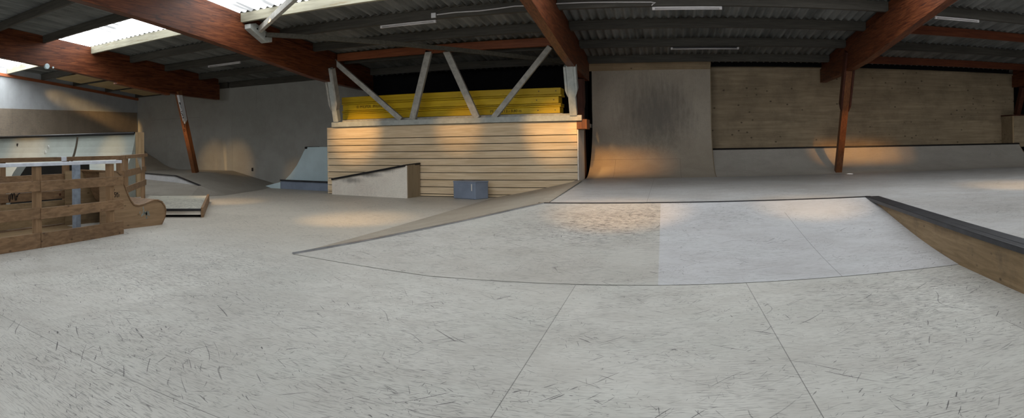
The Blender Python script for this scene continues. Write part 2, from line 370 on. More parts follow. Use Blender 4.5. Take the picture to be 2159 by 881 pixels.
# ------------------------------------------------------------------ right rear wall of plywood, wallride, quarter pipe
tp = thing('plywood_wall', 'tall knotty plywood wall above the right quarter pipe, dark gap along its top', 'wall', (5.9, 17.2, 1.0))
mb = MB(); mb.box((1.2, 17.2, .9), (11.2, 17.24, 3.40)); mb.build('upper_sheets', M['ply'], tp)
mb = MB(); mb.box((1.2, 17.18, 1.0), (11.0, 17.2, 1.83)); mb.build('lower_sheets', M['ply'], tp)
tb = thing('plywood_boxing', 'plywood box casing at the far right end of the plywood wall', 'casing', (12.0, 16.8, 1.0))
mb = MB(); mb.box((10.68, 16.5, .95), (10.72, 17.18, 1.96)); mb.build('side_sheet', M['ply'], tb)
mb = MB(); mb.box((10.72, 16.5, .95), (14.55, 16.54, 1.96)); mb.build('front_sheet', M['ply'], tb)
mb = MB(); mb.box((10.66, 16.48, 1.96), (14.55, 17.18, 2.0)); mb.build('top_rail', M['postdark'], tb)
mb = MB(); mb.box((10.675, 16.485, .95), (10.725, 16.5, 1.96)); mb.build('corner_strip', M['platform_plank'], tb)

def arc(Y0, z0, R, rise, n=14):
    ph = math.acos(1 - rise / R)
    return [(Y0 + R * math.sin(ph * i / n), z0 + R * (1 - math.cos(ph * i / n))) for i in range(n + 1)]
ZD = .383
# wallride
wr = thing('wallride', 'tall curved grey-brown wallride with a dark scuffed patch, beside the board wall', 'ramp', (-.4, 16.4, ZD))
prof = arc(15.04, ZD, 1.58, 1.50, 18) + [(16.6, 2.2), (16.6, 3.27)]
mb = MB(); mb.strip([(-2.02, y, z) for y, z in prof], [(1.25, y, z) for y, z in prof]); o = mb.build('riding_surface', M['ride'], wr, smooth=True)
mb = MB(); back = [(1.25, y, z) for y, z in prof] + [(1.25, 17.15, 3.27), (1.25, 17.15, ZD)]; mb.prism(back, (.02, 0, 0)); mb.build('side_panel', M['wedge_end'], wr)
mb = MB(); mb.strip([(-2.16, 16.38, 3.50), (-2.09, 16.58, 3.26)], [(1.27, 16.38, 3.50), (1.25, 16.58, 3.26)], (0, .03, .01)); mb.build('header_board', M['ply'], wr)
# quarter pipe
qp = thing('quarter_pipe', 'long low grey quarter pipe below the plywood wall on the right', 'ramp', (6, 16.3, ZD))
pr = arc(15.05, ZD, 1.85, .67, 12)
mb = MB(); mb.strip([(1.27, y, z) for y, z in pr], [(10.9, y, z) for y, z in pr]); mb.build('riding_surface', M['qp'], qp, smooth=True)
mb = MB(); mb.box((1.29, 15.06, 0), (10.88, 17.15, .38)); mb.build('base', M['plyv'], qp)
mb = MB(); mb.prism([(10.9, y, z) for y, z in pr] + [(10.9, 17.15, pr[-1][1]), (10.9, 17.15, ZD)], (.02, 0, 0)); mb.build('side_panel', M['plyv'], qp)
mb = MB(); mb.box((1.27, pr[-1][0], pr[-1][1] - .06), (10.9, 17.17, pr[-1][1])); mb.build('platform', M['qp'], qp)
mb = MB(); mb.tube([(1.27, pr[-1][0], pr[-1][1]), (10.92, pr[-1][0], pr[-1][1])], .028, 10); mb.build('coping', M['coping'], qp, smooth=True)

# ------------------------------------------------------------------ central raised deck (funbox)
fb = thing('raised_skate_deck', 'large raised plywood deck with sloping banks across the middle and right', 'ramp', (1, 10, 0))
C0 = (-1.87, 9.03, ZD); B0 = (-4.25, 5.95, 0.004); G0 = (-4.08, 13.97, 0.004); W0 = (-2.04, 13.97, ZD + .02); D1 = (3.09, 8.93, ZD)
D2 = (2.62, 2.0, ZD)
def bankpts(a, b, n=8, sag=.10):
    a, b = Vector(a), Vector(b); r = []
    for i in range(n + 1):
        u = i / n; p = a.lerp(b, u); p.z = a.z + (b.z - a.z) * (u - sag * math.sin(PI * u) * (1 - u) * 1.6); r.append(p)
    return r
mid_t = (-.09, 9.0, ZD); mid_b = (-.09, 5.45, .004)
mb = MB(); A = bankpts(B0, C0, 10, .0); mm = bankpts((-2.3, 5.52, .004), (-.98, 9.02, ZD), 10); Bm = bankpts(mid_b, mid_t, 10)
mb.strip(A, mm); mb.strip(mm, Bm); mb.build('front_bank', M['bank_warm'], fb, smooth=True)
mb = MB(); mb.strip(Bm, bankpts((2.86, 5.45, .004), D1, 10)); mb.build('front_bank', M['bank_cool'], fb, smooth=True)
mb = MB(); mb.strip(bankpts(B0, C0, 10, 0), bankpts(G0, W0, 10, .04)); mb.build('left_bank', M['left_bank'], fb, smooth=True)
mb = MB(); mb.add([C0, mid_t, D1, (XR - .02, 8.93, ZD), (XR - .02, 15.04, ZD), (-2.02, 15.04, ZD), (-2.02, 13.98, ZD)], [(0, 1, 2, 3, 4, 5, 6)])
mb.add([D1, D2, (XR - .02, 2.0, ZD), (XR - .02, 8.93, ZD)], [(0, 1, 2, 3)]); mb.build('deck', M['deck'], fb)
mb = MB(); mb.prism([D1, D2, (2.62, 2.0, 0), (3.09, 8.93, 0)], (.03, 0, 0)); mb.build('side_panel', M['plyv'], fb)
def edge(p0, p1, w, t_, name, mat, lift=.004):
    b = MB(); p0 = Vector(p0) + Vector((0, 0, lift)); p1 = Vector(p1) + Vector((0, 0, lift)); b.beam(p0, p1, w, t_); return b.build(name, mat, fb)
edge(B0, C0, .055, .012, 'hip_edge_strip', M['steel'], .006)
edge(C0, W0, .16, .012, 'edge_strip', M['left_bank'], .006)
edge(C0, D1, .05, .012, 'edge_strip', M['darksteel'], .004)
b = MB(); b.beam(Vector(D1) + Vector((0, 0, -.012)), Vector(D2) + Vector((0, 0, -.012)), .09, .055); b.build('edge_coping', M['darksteel'], fb, .008)
b = MB(); b.beam(Vector(D1) + Vector((.11, 0, .003)), Vector(D2) + Vector((.16, 0, .003)), .14, .008); b.build('edge_strip', M['darksteel'], fb)

# ------------------------------------------------------------------ board clad wall
cw = thing('board_clad_wall', 'wide wall of horizontal pale spruce boards under the grey truss', 'wall', (-5.4, 14.0, 0))
YW = 13.98; zs = [1.797, 1.475] + [1.475 - .177 * (i + 1) for i in range(8)] + [0]
xs0, xs1 = -8.78, -2.07
mb = MB()
for i in range(len(zs) - 1):
    if zs[i] - zs[i + 1] < .02: continue
    mb.box((xs0, YW, zs[i + 1] + .013), (xs1, YW + .03, zs[i] - .003))
mb.build('boards', M['clad'], cw, .003)
mb = MB(); mb.box((xs0 + .02, YW + .031, 0), (xs1 - .01, YW + .10, 1.80)); mb.build('backing', M['black'], cw)
mb = MB(); mb.box((xs1 + .004, YW + .01, .0), (xs1 + .03, YW + 1.0, 1.60)); mb.build('end_panel', M['wedge'], cw)
mb = MB(); mb.box((xs1 - .06, YW + 1.02, .38), (xs1 + .03, YW + 1.1, 1.63)); mb.build('end_post', M['platform_plank'], cw)
mb = MB(); mb.box((xs1 + .005, YW - .02, 1.61), (xs1 + .24, YW + .55, 1.84)); mb.build('corner_block', M['post'], cw, .004)
# ------------------------------------------------------------------ grey truss on the board wall
YT = 13.95
tt = thing('timber_truss', 'grey painted timber truss with four sloping struts standing on the board wall', 'truss', (-5.2, YT, 1.82))
P = lambda x, y: onY(x, y, YT)
def bar(px0, px1, w, h, name, mat, Y=YT, par=tt):
    b = MB(); b.beam(onY(*px0, Y), onY(*px1, Y), h, w, (0, 1, 0)) if False else b.beam(onY(*px0, Y), onY(*px1, Y), w, h, (0, 1, 0))
    return b.build(name, mat, par, .006)
a, b_ = onY(701, 262.5, YT), onY(1227, 249, YT); zc = (a.z + b_.z) / 2
mb = MB(); mb.box((a.x, YT - .06, zc - .065), (b_.x, YT + .05, zc + .065)); mb.build('bottom_chord', M['palegrey'], tt, .006)
mb = MB(); mb.box((a.x + .25, YT + .10, zc - .06), (b_.x - .25, YT + .22, zc + .115)); mb.build('bottom_chord', M['greypaint'], tt, .006)
mb = MB(); mb.box((FR[1] + .1, YT - .03, 3.575), (FR[2] - .1, YT + .07, 3.775)); mb.build('top_chord', M['chord'], tt, .006)
for p0, p1, w in (((705, 129), (846, 252), .13), ((905, 107), (870, 252), .165), ((941, 107), (1006, 249), .165), ((1160, 99), (1040, 249), .13)):
    bar(p0, p1, w, .10, 'strut', M['greypaint'])
for x in (904, 938):
    p = onY(x, 104, YT - .06); mb = MB(); mb.box((p.x - .11, YT - .05, p.z - .06), (p.x + .11, YT - .031, p.z + .05)); mb.build('gusset_plate', M['chord'], tt)

# leaning posts carrying the beams
def post(name, label, base, top, w, d, mat, cheek_mat, cheek_top, cheek_bot, cheek_w=.05, bands=None):
    """post leaning in Y; cheeks = plates either side near the top"""
    r = thing(name, label, 'post', base)
    b = MB(); b.beam(base, top, w, d, (0, -1, 0)); b.build('shaft', mat, r, .006)
    base, top = Vector(base), Vector(top)
    L = top - base
    for s in (-1, 1):
        p0 = base + L * cheek_bot; p1 = base + L * cheek_top
        off = Vector((s * (w / 2 + cheek_w / 2 + .002), 0, 0))
        dn = L.normalized(); fw = Vector((1, 0, 0)).cross(dn).normalized()
        b = MB(); e = .09
        pts = [p0 + off + dn * e, p0 + off + Vector((-s * cheek_w * .5, 0, 0))]
        x0 = -cheek_w / 2; x1 = cheek_w / 2; hd = d * .62
        poly = []
        # plate with a chamfered lower outer corner, drawn in the x / length plane and pushed along depth
        q = [(-s * cheek_w / 2, 0), (s * cheek_w / 2, .16), (s * cheek_w / 2, (p1 - p0).length), (-s * cheek_w / 2, (p1 - p0).length)]
        poly = [p0 + off + Vector((x, 0, 0)) + dn * z - fw * hd for x, z in q]
        b.prism(poly, fw * 2 * hd); b.build('cheek_plate', cheek_mat, r, .004)
    return r
post('timber_post', 'leaning red-brown post with black and white stickers, on the far left deck', (-13.95, 14.12, .475), (-13.95, 13.36, 3.12), .17, .17, M['post'], M['postdark'], .98, .99)
pst = bpy.data.objects['timber_post']
for ch in list(pst.children):
    if ch.name.startswith('cheek'): bpy.data.objects.remove(ch)
# sticker sheet wrapped round the upper post
def along(z, dy): # point on the front face of the left post
    u = (z - .475) / (3.12 - .475); return 14.12 + (13.36 - 14.12) * u + dy
b = MB(); b.add([(-13.955, along(2.98, -.0935), 2.98), (-13.862, along(2.98, -.0935), 2.98), (-13.862, along(2.05, -.0935), 2.05), (-13.925, along(2.15, -.0935), 2.15)], [(0, 1, 2, 3)])
b.add([(-13.862, along(2.98, -.0935), 2.98), (-13.862, along(2.98, .07), 2.98), (-13.862, along(2.2, .05), 2.2), (-13.862, along(2.05, -.0935), 2.05)], [(0, 1, 2, 3)])
b.build('sticker_sheet', M['white'], pst)
b = MB(); rr = random.Random(5); z = 2.75
while z > 1.95:
    x0 = -13.935 + rr.uniform(0, .03); hh = rr.uniform(.03, .10); ww = rr.uniform(.03, .065)
    b.add([(x0, along(z, -.0955), z), (x0 + ww, along(z, -.0955), z), (x0 + ww * rr.uniform(.6, 1), along(z - hh, -.0955), z - hh), (x0 + .01, along(z - hh, -.0955), z - hh)], [(0, 1, 2, 3)]); z -= hh + rr.uniform(.0, .03)
b.build('sticker_print', M['ink'], pst)
b = MB(); b.tube([(-13.95 + .03 * math.cos(k * PI / 8), along(1.86 + .04 * math.sin(k * PI / 8), -.095), 1.86 + .04 * math.sin(k * PI / 8)) for k in range(17)], .006, 6); b.build('ring_mark', M['ink'], pst)
post('timber_post', 'grey painted post with cheek plates at the left end of the grey truss', (-8.42, 13.93, 1.96), (-8.42, 13.55, 3.36), .15, .16, M['palegrey'], M['greypaint'], .98, .22, .055)
post('timber_post', 'grey painted post with cheek plates at the right end of the grey truss', (-2.13, 13.93, 1.95), (-2.13, 13.45, 3.05), .17, .16, M['palegrey'], M['palegrey'], .985, .38, .055)
post('timber_post', 'leaning red-brown post standing on the right quarter pipe', (4.5, 15.38, .425), (4.5, 14.30, 3.06), .17, .17, M['post'], M['postdark'], 1.14, .60, .05)
post('timber_post', 'dark red-brown post at the right edge behind the plywood box casing', (11.02, 16.75, 2.0), (11.02, 16.35, 2.90), .17, .17, M['postdark'], M['postdark'], 1.0, .9, .04)
post('timber_post', 'dark brown upright between the grey truss and the wallride', (-2.16, 15.62, .42), (-2.16, 15.30, 2.93), .16, .22, M['postdark'], M['postdark'], 1.0, .7, .02)

# ------------------------------------------------------------------ glulam beams
BOT = [(-3, 4.72), (0, 4.40), (5, 3.90), (7.16, 3.68), (9, 3.48), (11.2, 3.22), (12.8, 3.04), (13.9, 2.97), (15.3, 2.93), (16.78, 2.91)]
names = ['leftmost red-brown roof beam running to the grey back wall', 'second red-brown roof beam from the left, carrying the brace block', 'red-brown roof beam over the right end of the grey truss',
         'red-brown roof beam above the leaning post on the right', 'dark roof beam end at the far right edge']
beams = []
for i, X in enumerate(FR):
    r = thing('glulam_beam', names[i], 'roof beam', (X, 10, 3.5)); beams.append(r)
    end = [15.33, 16.02, 15.9, 16.78, 16.78][i]
    bt = [p for p in BOT if p[0] < end - .2]
    zb = BOT[-1][1]
    for k in range(len(BOT) - 1):
        if BOT[k][0] <= end <= BOT[k + 1][0]:
            u = (end - BOT[k][0]) / (BOT[k + 1][0] - BOT[k][0]); zb = BOT[k][1] + u * (BOT[k + 1][1] - BOT[k][1])
    bt.append((end, zb))
    poly = [(X - .09, y, z) for y, z in bt] + [(X - .09, y, T(y) - .004) for y in (end, -3)]
    b = MB(); b.prism(poly, (.18, 0, 0)); b.build('beam_body', M['glulam'], r, .005)
    b = MB(); b.prism([(X - .044, -3, T(-3)), (X - .044, end, T(end)), (X - .044, end, T(end) + .195), (X - .044, -3, T(-3) + .195)], (.088, 0, 0)); b.build('packing_board', M['glulam'], r)
# fittings on the beams
p = onX(98, 140, FR[0] + .09)
b = MB(); b.tube([(p.x - .02, p.y, p.z), (p.x + .05, p.y, p.z)], .075, 14); b.tube([(p.x, p.y + .2, p.z - .02), (p.x + .03, p.y + .2, p.z - .02)], .03, 10)
b.build('round_fitting', M['glassy'], beams[0], .01)
p = onX(1880, 89, FR[3] + .05)
b = MB(); b.tube([(p.x + .04 * math.cos(k * PI / 8), p.y, p.z + .04 * math.sin(k * PI / 8)) for k in range(17)], .011, 6); b.build('ring_hook', M['white'], beams[3])
b = MB(); b.box((FR[2] - .098, 12.75, 3.06), (FR[2] - .091, 13.55, 3.10)); b.build('yellow_edge', M['yellowpaint'], beams[2])
b = MB(); b.beam((FR[0] + .0, 10.9, 3.225), (FR[0] + .0, 13.0, 2.99), .188, .05); b.build('lighter_lamella', M['chord'], beams[0])

# brace block with its two wind braces
nb = thing('brace_block', 'grey wooden block bolted to the side of the second roof beam', 'bracket', (-8.3, 10.4, 3.85))
c0 = onX(545, 68, -8.3)
b = MB(); oc = []
q = [(-.36, .03), (-.36, .13), (-.16, .17), (.20, .05), (.42, -.04), (.42, -.17), (.22, -.21), (-.10, -.08)]
b.prism([(-8.40, c0.y + y, c0.z + z) for y, z in q], (.16, 0, 0)); b.build('block', M['palegrey'], nb, .01)
for dy, dz in ((-.12, .05), (.18, -.08)):
    b = MB(); b.tube([(-8.25, c0.y + dy, c0.z + dz), (-8.225, c0.y + dy, c0.z + dz)], .018, 8); b.build('bolt', M['bolt'], nb)
b = MB(); b.beam((-8.26, c0.y + .2, c0.z - .03), (-2.27, 15.34, 3.316), .07, .10); tag(b.build('wind_brace', M['brace'], None, .005), 'long dark grey brace running from the block across above the truss', 'brace')
b = MB(); b.beam((-8.26, c0.y + .0, c0.z + .05), (-5.1, c0.y - 2.55, 3.93), .09, .13); tag(b.build('wind_brace', M['greypaint'], None, .005), 'short grey brace rising from the block past the bright skylight', 'brace')

# ------------------------------------------------------------------ purlins: one per row and bay
rown = {'F': 'lowest', 'E': 'second lowest', 'D': 'third lowest', 'C': 'fourth lowest', 'B': 'fifth lowest', 'A': 'sixth lowest', 'G': 'topmost visible'}
bayn = ['between the left wall and the leftmost beam', 'between the first and second beams from the left', 'over the grey truss bay', 'over the wallride bay', 'over the far right bay']
bx = [XL] + FR
show = {0: 'BCDEF', 1: 'GABCDEF', 2: 'BCDEF', 3: 'CDEF', 4: 'CDEF'}
for bay, rows in show.items():
    for rw in rows:
        y = ROW[rw]; x0, x1 = bx[bay], bx[bay + 1]
        mat = M['purlin']; colr = 'dark grey'
        if rw == 'B': mat = M['purlin_daylit']; colr = 'pale daylit'
        if (bay, rw) in ((4, 'D'), (4, 'F')): mat = M['purlin_red']; colr = 'red-brown'
        b = MB(); b.box((x0 + .05, y - .045, T(y)), (x1 - .05, y + .045, T(y) + .2))
        tag(b.build('roof_purlin', mat, None, .004), '%s roof purlin, %s %s' % (colr, rown[rw], bayn[bay]), 'purlin', 'purlins under the corrugated roof')
# ceiling boards in the bay by the left wall
rws = 'CDEF'
for i in range(3):
    ya, yb = ROW[rws[i]] + .2, ROW[rws[i + 1]] - .12
    b = MB(); b.add([(XL + .7, ya, T(ya) + .005), (FR[0] - .5, ya, T(ya) + .005), (FR[0] - .5, yb, T(yb) + .005), (XL + .7, yb, T(yb) + .005)], [(0, 1, 2, 3)])
    b2 = MB(); b2.prism(b.v, (0, 0, .03))
    tag(b2.build('ceiling_board', M['board']), ['yellowish board under the roof by the left wall, nearest of three', 'yellowish board under the roof by the left wall, middle of three', 'yellowish board under the roof by the left wall, farthest of three'][i], 'board', 'boards under the roof by the left wall')

# ------------------------------------------------------------------ tube lights and cables
def tube_light(p0, p1, label, dark=False):
    p0, p1 = Vector(p0), Vector(p1); r = thing('tube_light', label, 'light', (p0 + p1) / 2, 'unlit tube lights under the roof')
    d = (p1 - p0).normalized()
    b = MB(); b.beam(p0, p1, .055, .03); b.build('housing', M['coping'] if dark else M['dimwhite'], r, .004)
    b = MB(); b.tube([p0 + d * .05 + Vector((0, -.01, -.032)), p1 - d * .05 + Vector((0, -.01, -.032))], .016, 10); b.build('tube', M['dimwhite'], r, smooth=True)
    for e, s in ((p0, 1), (p1, -1)):
        b = MB(); b.beam(e + Vector((0, -.01, -.022)), e + d * s * .05 + Vector((0, -.01, -.022)), .05, .05); b.build('end_cap', M['dimwhite'], r, .004)
def pl(x, y, rw):
    Y = ROW[rw] - .02; q = onY(x, y, Y); return (q.x, Y, T(Y) - .03)
a = pl(803, 55, 'C'); c = pl(920, 42, 'C'); tube_light(a, c, 'long white tube light over the truss bay, right of the brace block')
a = pl(1375, 14, 'C'); c = pl(1522, 15, 'C'); tube_light(a, c, 'white tube light at the top edge above the wallride bay')
a = pl(1414, 101, 'E'); c = pl(1558, 102, 'E'); tube_light(a, c, 'dark tube light with a thin white tube, low above the plywood wall', True)
a = pl(1970, 33, 'C'); c = pl(2063, 37, 'C'); tube_light(a, c, 'white tube light at the far right, behind the right roof beam')
a = pl(440, 139, 'D'); c = pl(507, 132, 'D'); tube_light(a, c, 'small distant tube light between the first and second beams')
YC = ROW['C'] - .06
jb = onY(915, 33, YC)
tag(MB().box((jb.x - .05, YC - .04, jb.z - .05), (jb.x + .05, YC + .0, jb.z + .05)).build('junction_box', M['white'], None, .006), 'small white junction box at the right end of the long tube light', 'junction box')
b = MB(); b.tube([onY(x, y, YC - .015) for x, y in ((921, 31), (960, 26), (1010, 23), (1050, 18), (1085, 13), (1112, 12))], .012, 6)
tag(b.build('power_cable', M['dimwhite'], None), 'white cable running right from the junction box to the roof beam', 'cable')
b = MB(); b.tube([onY(x, y, YC - .015) for x, y in ((1168, 8), (1240, 5), (1320, 4.5), (1372, 4.5), (1382, 6), (1376, 9), (1374, 12))], .012, 6)
tag(b.build('power_cable', M['dimwhite'], None), 'white cable hooking down to the tube light at the top edge', 'cable')
b = MB(); b.tube([onY(x, y, YC - .012) for x, y in ((917, 27), (930, 19), (950, 13), (975, 10.5))], .007, 6)
tag(b.build('power_cable', M['brace'], None), 'thin grey cable curving up from the junction box', 'cable')

# ------------------------------------------------------------------ stack of yellow boards
YB = 14.55
hts = [('thick', .155, 'lowest of the stack, printed at its right end'), ('thin', .040, 'thin strip above the lowest thick one'), ('thin', .052, 'thin strip below the middle thick one'),
       ('thick', .165, 'middle thick one, printed at its left end'), ('thin', .052, 'thin strip right below the topmost'), ('thick', .165, 'topmost of the stack')]
z = 2.025; rr = random.Random(11); stack = []
for i, (k, h, lb) in enumerate(hts):
    x0 = -8.62 + rr.uniform(-.03, .03); x1 = -2.56 + rr.uniform(-.04, .02)
    if k == 'thin': x1 += .03
    r = thing('formwork_board', 'long yellow board on the truss shelf, ' + lb, 'board', ((x0 + x1) / 2, YB, z), 'yellow boards behind the truss')
    dy = rr.uniform(-.012, .012)
    b = MB(); b.box((x0, YB + dy, z + .002), (x1, YB + .5 + dy, z + h - .004)); b.build('board_body', M['yellow'], r, .008)
    if k == 'thick':
        for xx in (x1 - .12, x1 - .55):
            b = MB(); b.tube([(xx, YB + dy - .003, z + h * .5), (xx, YB + dy + .01, z + h * .5)], .014, 8); b.build('nail_hole', M['bolt'], r)
    stack.append((r, z, h, YB + dy)); z += h
tag(MB().box((-8.5, YB - .02, 1.80), (-2.5, YB + .52, 2.022)).build('stack_bearer', M['greypaint'], None, .006), 'grey bearer timber under the yellow board stack', 'timber')
def lettering(txt, parent, loc, size, mat, rot=(PI / 2, 0, 0), name='printed_lettering'):
    cu = bpy.data.curves.new('txt', 'FONT'); cu.body = txt; cu.size = size; cu.extrude = .001
    ob = bpy.data.objects.new('txt', cu); COL.objects.link(ob); bpy.context.view_layer.update()
    me = bpy.data.meshes.new_from_object(ob.evaluated_get(bpy.context.evaluated_depsgraph_get())); bpy.data.objects.remove(ob)
    o = bpy.data.objects.new(name, me); me.materials.clear(); me.materials.append(mat); COL.objects.link(o)
    org = parent.location.copy(); q = parent.parent
    while q: org += q.location; q = q.parent
    o.parent = parent; o.location = Vector(loc) - org; o.rotation_euler = rot; return o
r, z, h, yy = stack[3]; p = onY(752, 229, YB); lettering('® PFEIFER  PFEIFER', r, (p.x, yy - .003, z + h * .32), .105, M['ink'])
r, z, h, yy = stack[0]; p = onY(1033, 234, YB); lettering('PF 01 1113 - 3,80 m', r, (p.x, yy - .003, z + h * .30), .100, M['ink'])

# ------------------------------------------------------------------ cream wedge and blue grey box by the board wall
wd = thing('wedge_ledge', 'cream sloping ledge box with scuffed face and dark top edge, by the board wall', 'ramp', (-7.4, 13.4, 0))
fl, fr_ = Vector((-8.52, 13.78, 0)), Vector((-6.12, 13.36, 0)); up = Vector((0, 0, 1)); bk = Vector((.10, .57, 0))
zl, zr = .40, .795; kx = .0
prf = [fl, fr_, fr_ + up * zr, fl + Vector((.02, 0, zl))]
b = MB(); b.prism(prf, (.004, .02, 0)); b.build('front_panel', M['wedge'], wd)
e0 = fr_ + bk
b = MB(); b.prism([fr_, e0, e0 + up * (zr + .03), fr_ + up * zr], (-.02, .004, 0)); b.build('end_panel', M['wedge_end'], wd)
lb = fl + Vector((.05, .18, 0)); 
b = MB(); b.add([fl + Vector((.02, 0, zl)), fr_ + up * zr, e0 + up * (zr + .03), fl + Vector((.10, .19, zl + .01))], [(0, 1, 2, 3)]); b.build('top_panel', M['blackbox'], wd)
b = MB(); b.beam(fl + Vector((.0, -.01, zl + .005)), fr_ + Vector((-.05, -.01, zr)), .05, .05); b.beam(fr_ + Vector((-.07, -.01, zr - .002)), e0 + up * (zr + .03), .05, .05); b.build('edge_strip', M['coping'], wd, .006)
b = MB(); b.prism([fl, lb, lb + up * zl, fl + up * zl], (.02, 0, 0)); b.build('end_panel', M['wedge'], wd)

gb = thing('storage_box', 'small blue-grey painted box in front of the board wall', 'box', (-4.65, 13.6, 0))
q = [Vector((-5.02, 13.62, 0)), Vector((-4.38, 13.36, 0)), Vector((-4.16, 13.70, 0)), Vector((-4.80, 13.95, 0))]
b = MB(); b.prism(q, (0, 0, .40)); b.build('body', M['bluegrey'], gb, .02)
b = MB(); b.prism([p + (p - Vector((-4.59, 13.66, 0))) * .02 + up * .385 for p in q], (0, 0, .035)); b.build('lid', M['bluegrey'], gb, .01)
b = MB(); b.beam(q[1] + Vector((-.10, .038, .20)), q[1] + Vector((-.10, .038, .36)), .018, .006, (0, 1, 0)); b.build('paint_chip', M['wedge'], gb)

# ------------------------------------------------------------------ blue quarter pipe and ledge beside the board wall
bq = thing('small_quarter_pipe', 'pale blue side of a quarter pipe in the corner left of the board wall', 'ramp', (-9.8, 15.5, 0))
YQ = 15.3
cur = [(x, z) for x, z in ((-11.70, .0), (-11.36, .15), (-11.17, .27), (-10.97, .44), (-10.73, .71), (-10.56, .97), (-10.46, 1.14), (-10.38, 1.24))]
b = MB(); b.prism([(x, YQ, z) for x, z in cur] + [(-8.74, YQ, 1.24), (-8.74, YQ, 0)], (0, .03, 0)); b.build('side_panel', M['bluepanel'], bq)
b = MB(); b.strip([(x, YQ + .03, z) for x, z in cur], [(x, 16.0, z) for x, z in cur]); b.build('riding_surface', M['grey_bank'], bq, smooth=True)
b = MB(); b.box((-10.40, YQ + .0, 1.24), (-8.74, 16.0, 1.27)); b.build('platform', M['bluepanel'], bq)
b = MB(); b.tube([(-10.36, YQ - .05, 1.25), (-10.36, 16.0, 1.25)], .035, 10); b.build('coping', M['coping'], bq, smooth=True)
lg = thing('low_ledge', 'low blue-grey ledge with a dark top edge and a short ramp at its left end', 'ledge', (-10.1, 14.9, 0))
g0, g1 = Vector((-11.12, 14.98, 0)), Vector((-8.86, 14.62, 0)); gd = (g1 - g0).normalized(); gn = Vector((-gd.y, gd.x, 0))
b = MB(); b.prism([g0, g1, g1 + gn * .28, g0 + gn * .18], (0, 0, .26)); b.build('body', M['bluegrey'], lg)
b = MB(); b.beam(g0 + up * .262 - gn * .01, g1 + up * .262 - gn * .01, .06, .045); b.build('edge_strip', M['darksteel'], lg, .005)
b = MB(); tri = [g0 - gd * .02, g0 - gd * .02 + up * .20, g0 - gd * .95 + up * .012 + gn * .05, g0 - gd * .95 + gn * .05]
b.prism(tri, gn * .12); b.build('end_ramp', M['bluepanel'], lg)

# ------------------------------------------------------------------ raised deck and banks far left
ld = thing('corner_bank', 'low grey bank and deck in the far left corner under the leaning post', 'ramp', (-15, 14, 0))
zt = .47
Dl = (-19.15, 14.2, zt); D1_ = (-12.98, 12.30, zt); D2_ = (-14.0, 16.03, zt); D3 = (-19.15, 16.03, zt); E_ = (-11.75, 12.05, .24)
b = MB(); b.add([Dl, D1_, D2_, D3], [(0, 1, 2, 3)])
b.add([D1_, E_, (-10.9, 12.1, .004), (-11.3, 14.0, .004), (-11.85, 16.03, .004), D2_], [(0, 1, 2, 3, 4, 5)])
b.build('deck', M['grey_bank'], ld)
b = MB(); b.add([Dl, D1_, (-12.98, 12.29, .27), (-19.15, 14.19, .27)], [(0, 1, 2, 3)]); b.add([D1_, E_, (-12.98, 12.29, .27)], [(0, 1, 2)])
b.build('kerb_face', M['bank_cool'], ld)
b = MB(); b.add([(-19.15, 14.19, .275), (-12.98, 12.28, .275), E_, (-10.9, 12.1, .004), (-11.2, 11.1, .004), (-12.9, 10.85, .004), (-19.15, 12.2, .004)], [(0, 1, 2, 6), (2, 3, 4, 5), (2, 5, 6)]); b.build('front_bank', M['grey_bank'], ld)
b = MB(); b.beam(Vector(Dl) + up * .005, Vector(D1_) + up * .005, .07, .02); b.beam(Vector(D1_) + up * .005, Vector(E_) + up * .005, .07, .02); b.build('edge_strip', M['darksteel'], ld)
lt = thing('corner_transition', 'brown curved transition rising against the wall in the far left corner', 'ramp', (-18, 15, zt))
cv = [(-16.8, zt + .004), (-17.2, zt + .06), (-17.6, zt + .19), (-18.0, zt + .38), (-18.5, zt + .58), (-19.14, zt + .95)]
b = MB(); b.strip([(x, 14.3 + (-16.8 - x) * .05, z) for x, z in cv], [(x, 16.02, z) for x, z in cv]); b.build('riding_surface', M['left_bank'], lt, smooth=True)
b = MB(); b.prism([(x, 14.3 + (-16.8 - x) * .05, z) for x, z in cv] + [(-19.14, 14.4, zt)], (0, .02, 0)); b.build('side_panel', M['left_bank'], lt)
h_ = onY(532, 357, 16.03)
tag(MB().box((h_.x - .035, 16.02, h_.z - .06), (h_.x + .03, 16.05, h_.z + .055)).build('wall_socket', M['bolt'], None, .01), 'small black socket low on the grey back wall', 'socket')

# ------------------------------------------------------------------ tall quarter pipe behind the fence
tq = thing('tall_quarter_pipe', 'tall cream quarter pipe with black coping behind the left fence', 'ramp', (-15, 9.8, 0))
q0 = Vector((-12.42, 10.28, 0)); q1 = Vector((-18.4, 9.18, 0)); qd = (q1 - q0).normalized(); qn = Vector((-qd.y, qd.x, 0))
if qn.y > 0: qn = -qn
ar = arc(0, 0, 1.95, 1.69, 16); run = ar[-1][0]
def qpt(u, k): y, z = ar[k]; return q0 + qd * u + qn * (run - y) + up * z
L_ = (q1 - q0).length; gap = 2.15
for (u0, u1) in ((0, gap - .02), (gap + .06, L_)):
    b = MB(); sk = .10 if u0 == 0 else 0
    b.strip([qpt(u0, k) for k in range(17)], [qpt(u1 - sk * (1 - k / 16), k) for k in range(17)], qn * -.02); b.build('riding_surface', M['qpface'], tq, smooth=False)
b = MB(); b.prism([qpt(0, k) for k in range(17)] + [q0 - qn * .12 + up * 1.69, q0 - qn * .12], qd * -.02); b.build('side_panel', M['qpface'], tq)
b = MB(); b.strip([q0 + up * 1.67, q1 + up * 1.67], [q0 - qn * .12 + up * 1.67, q1 - qn * .12 + up * 1.67], (0, 0, -.03)); b.build('platform', M['qpface'], tq)
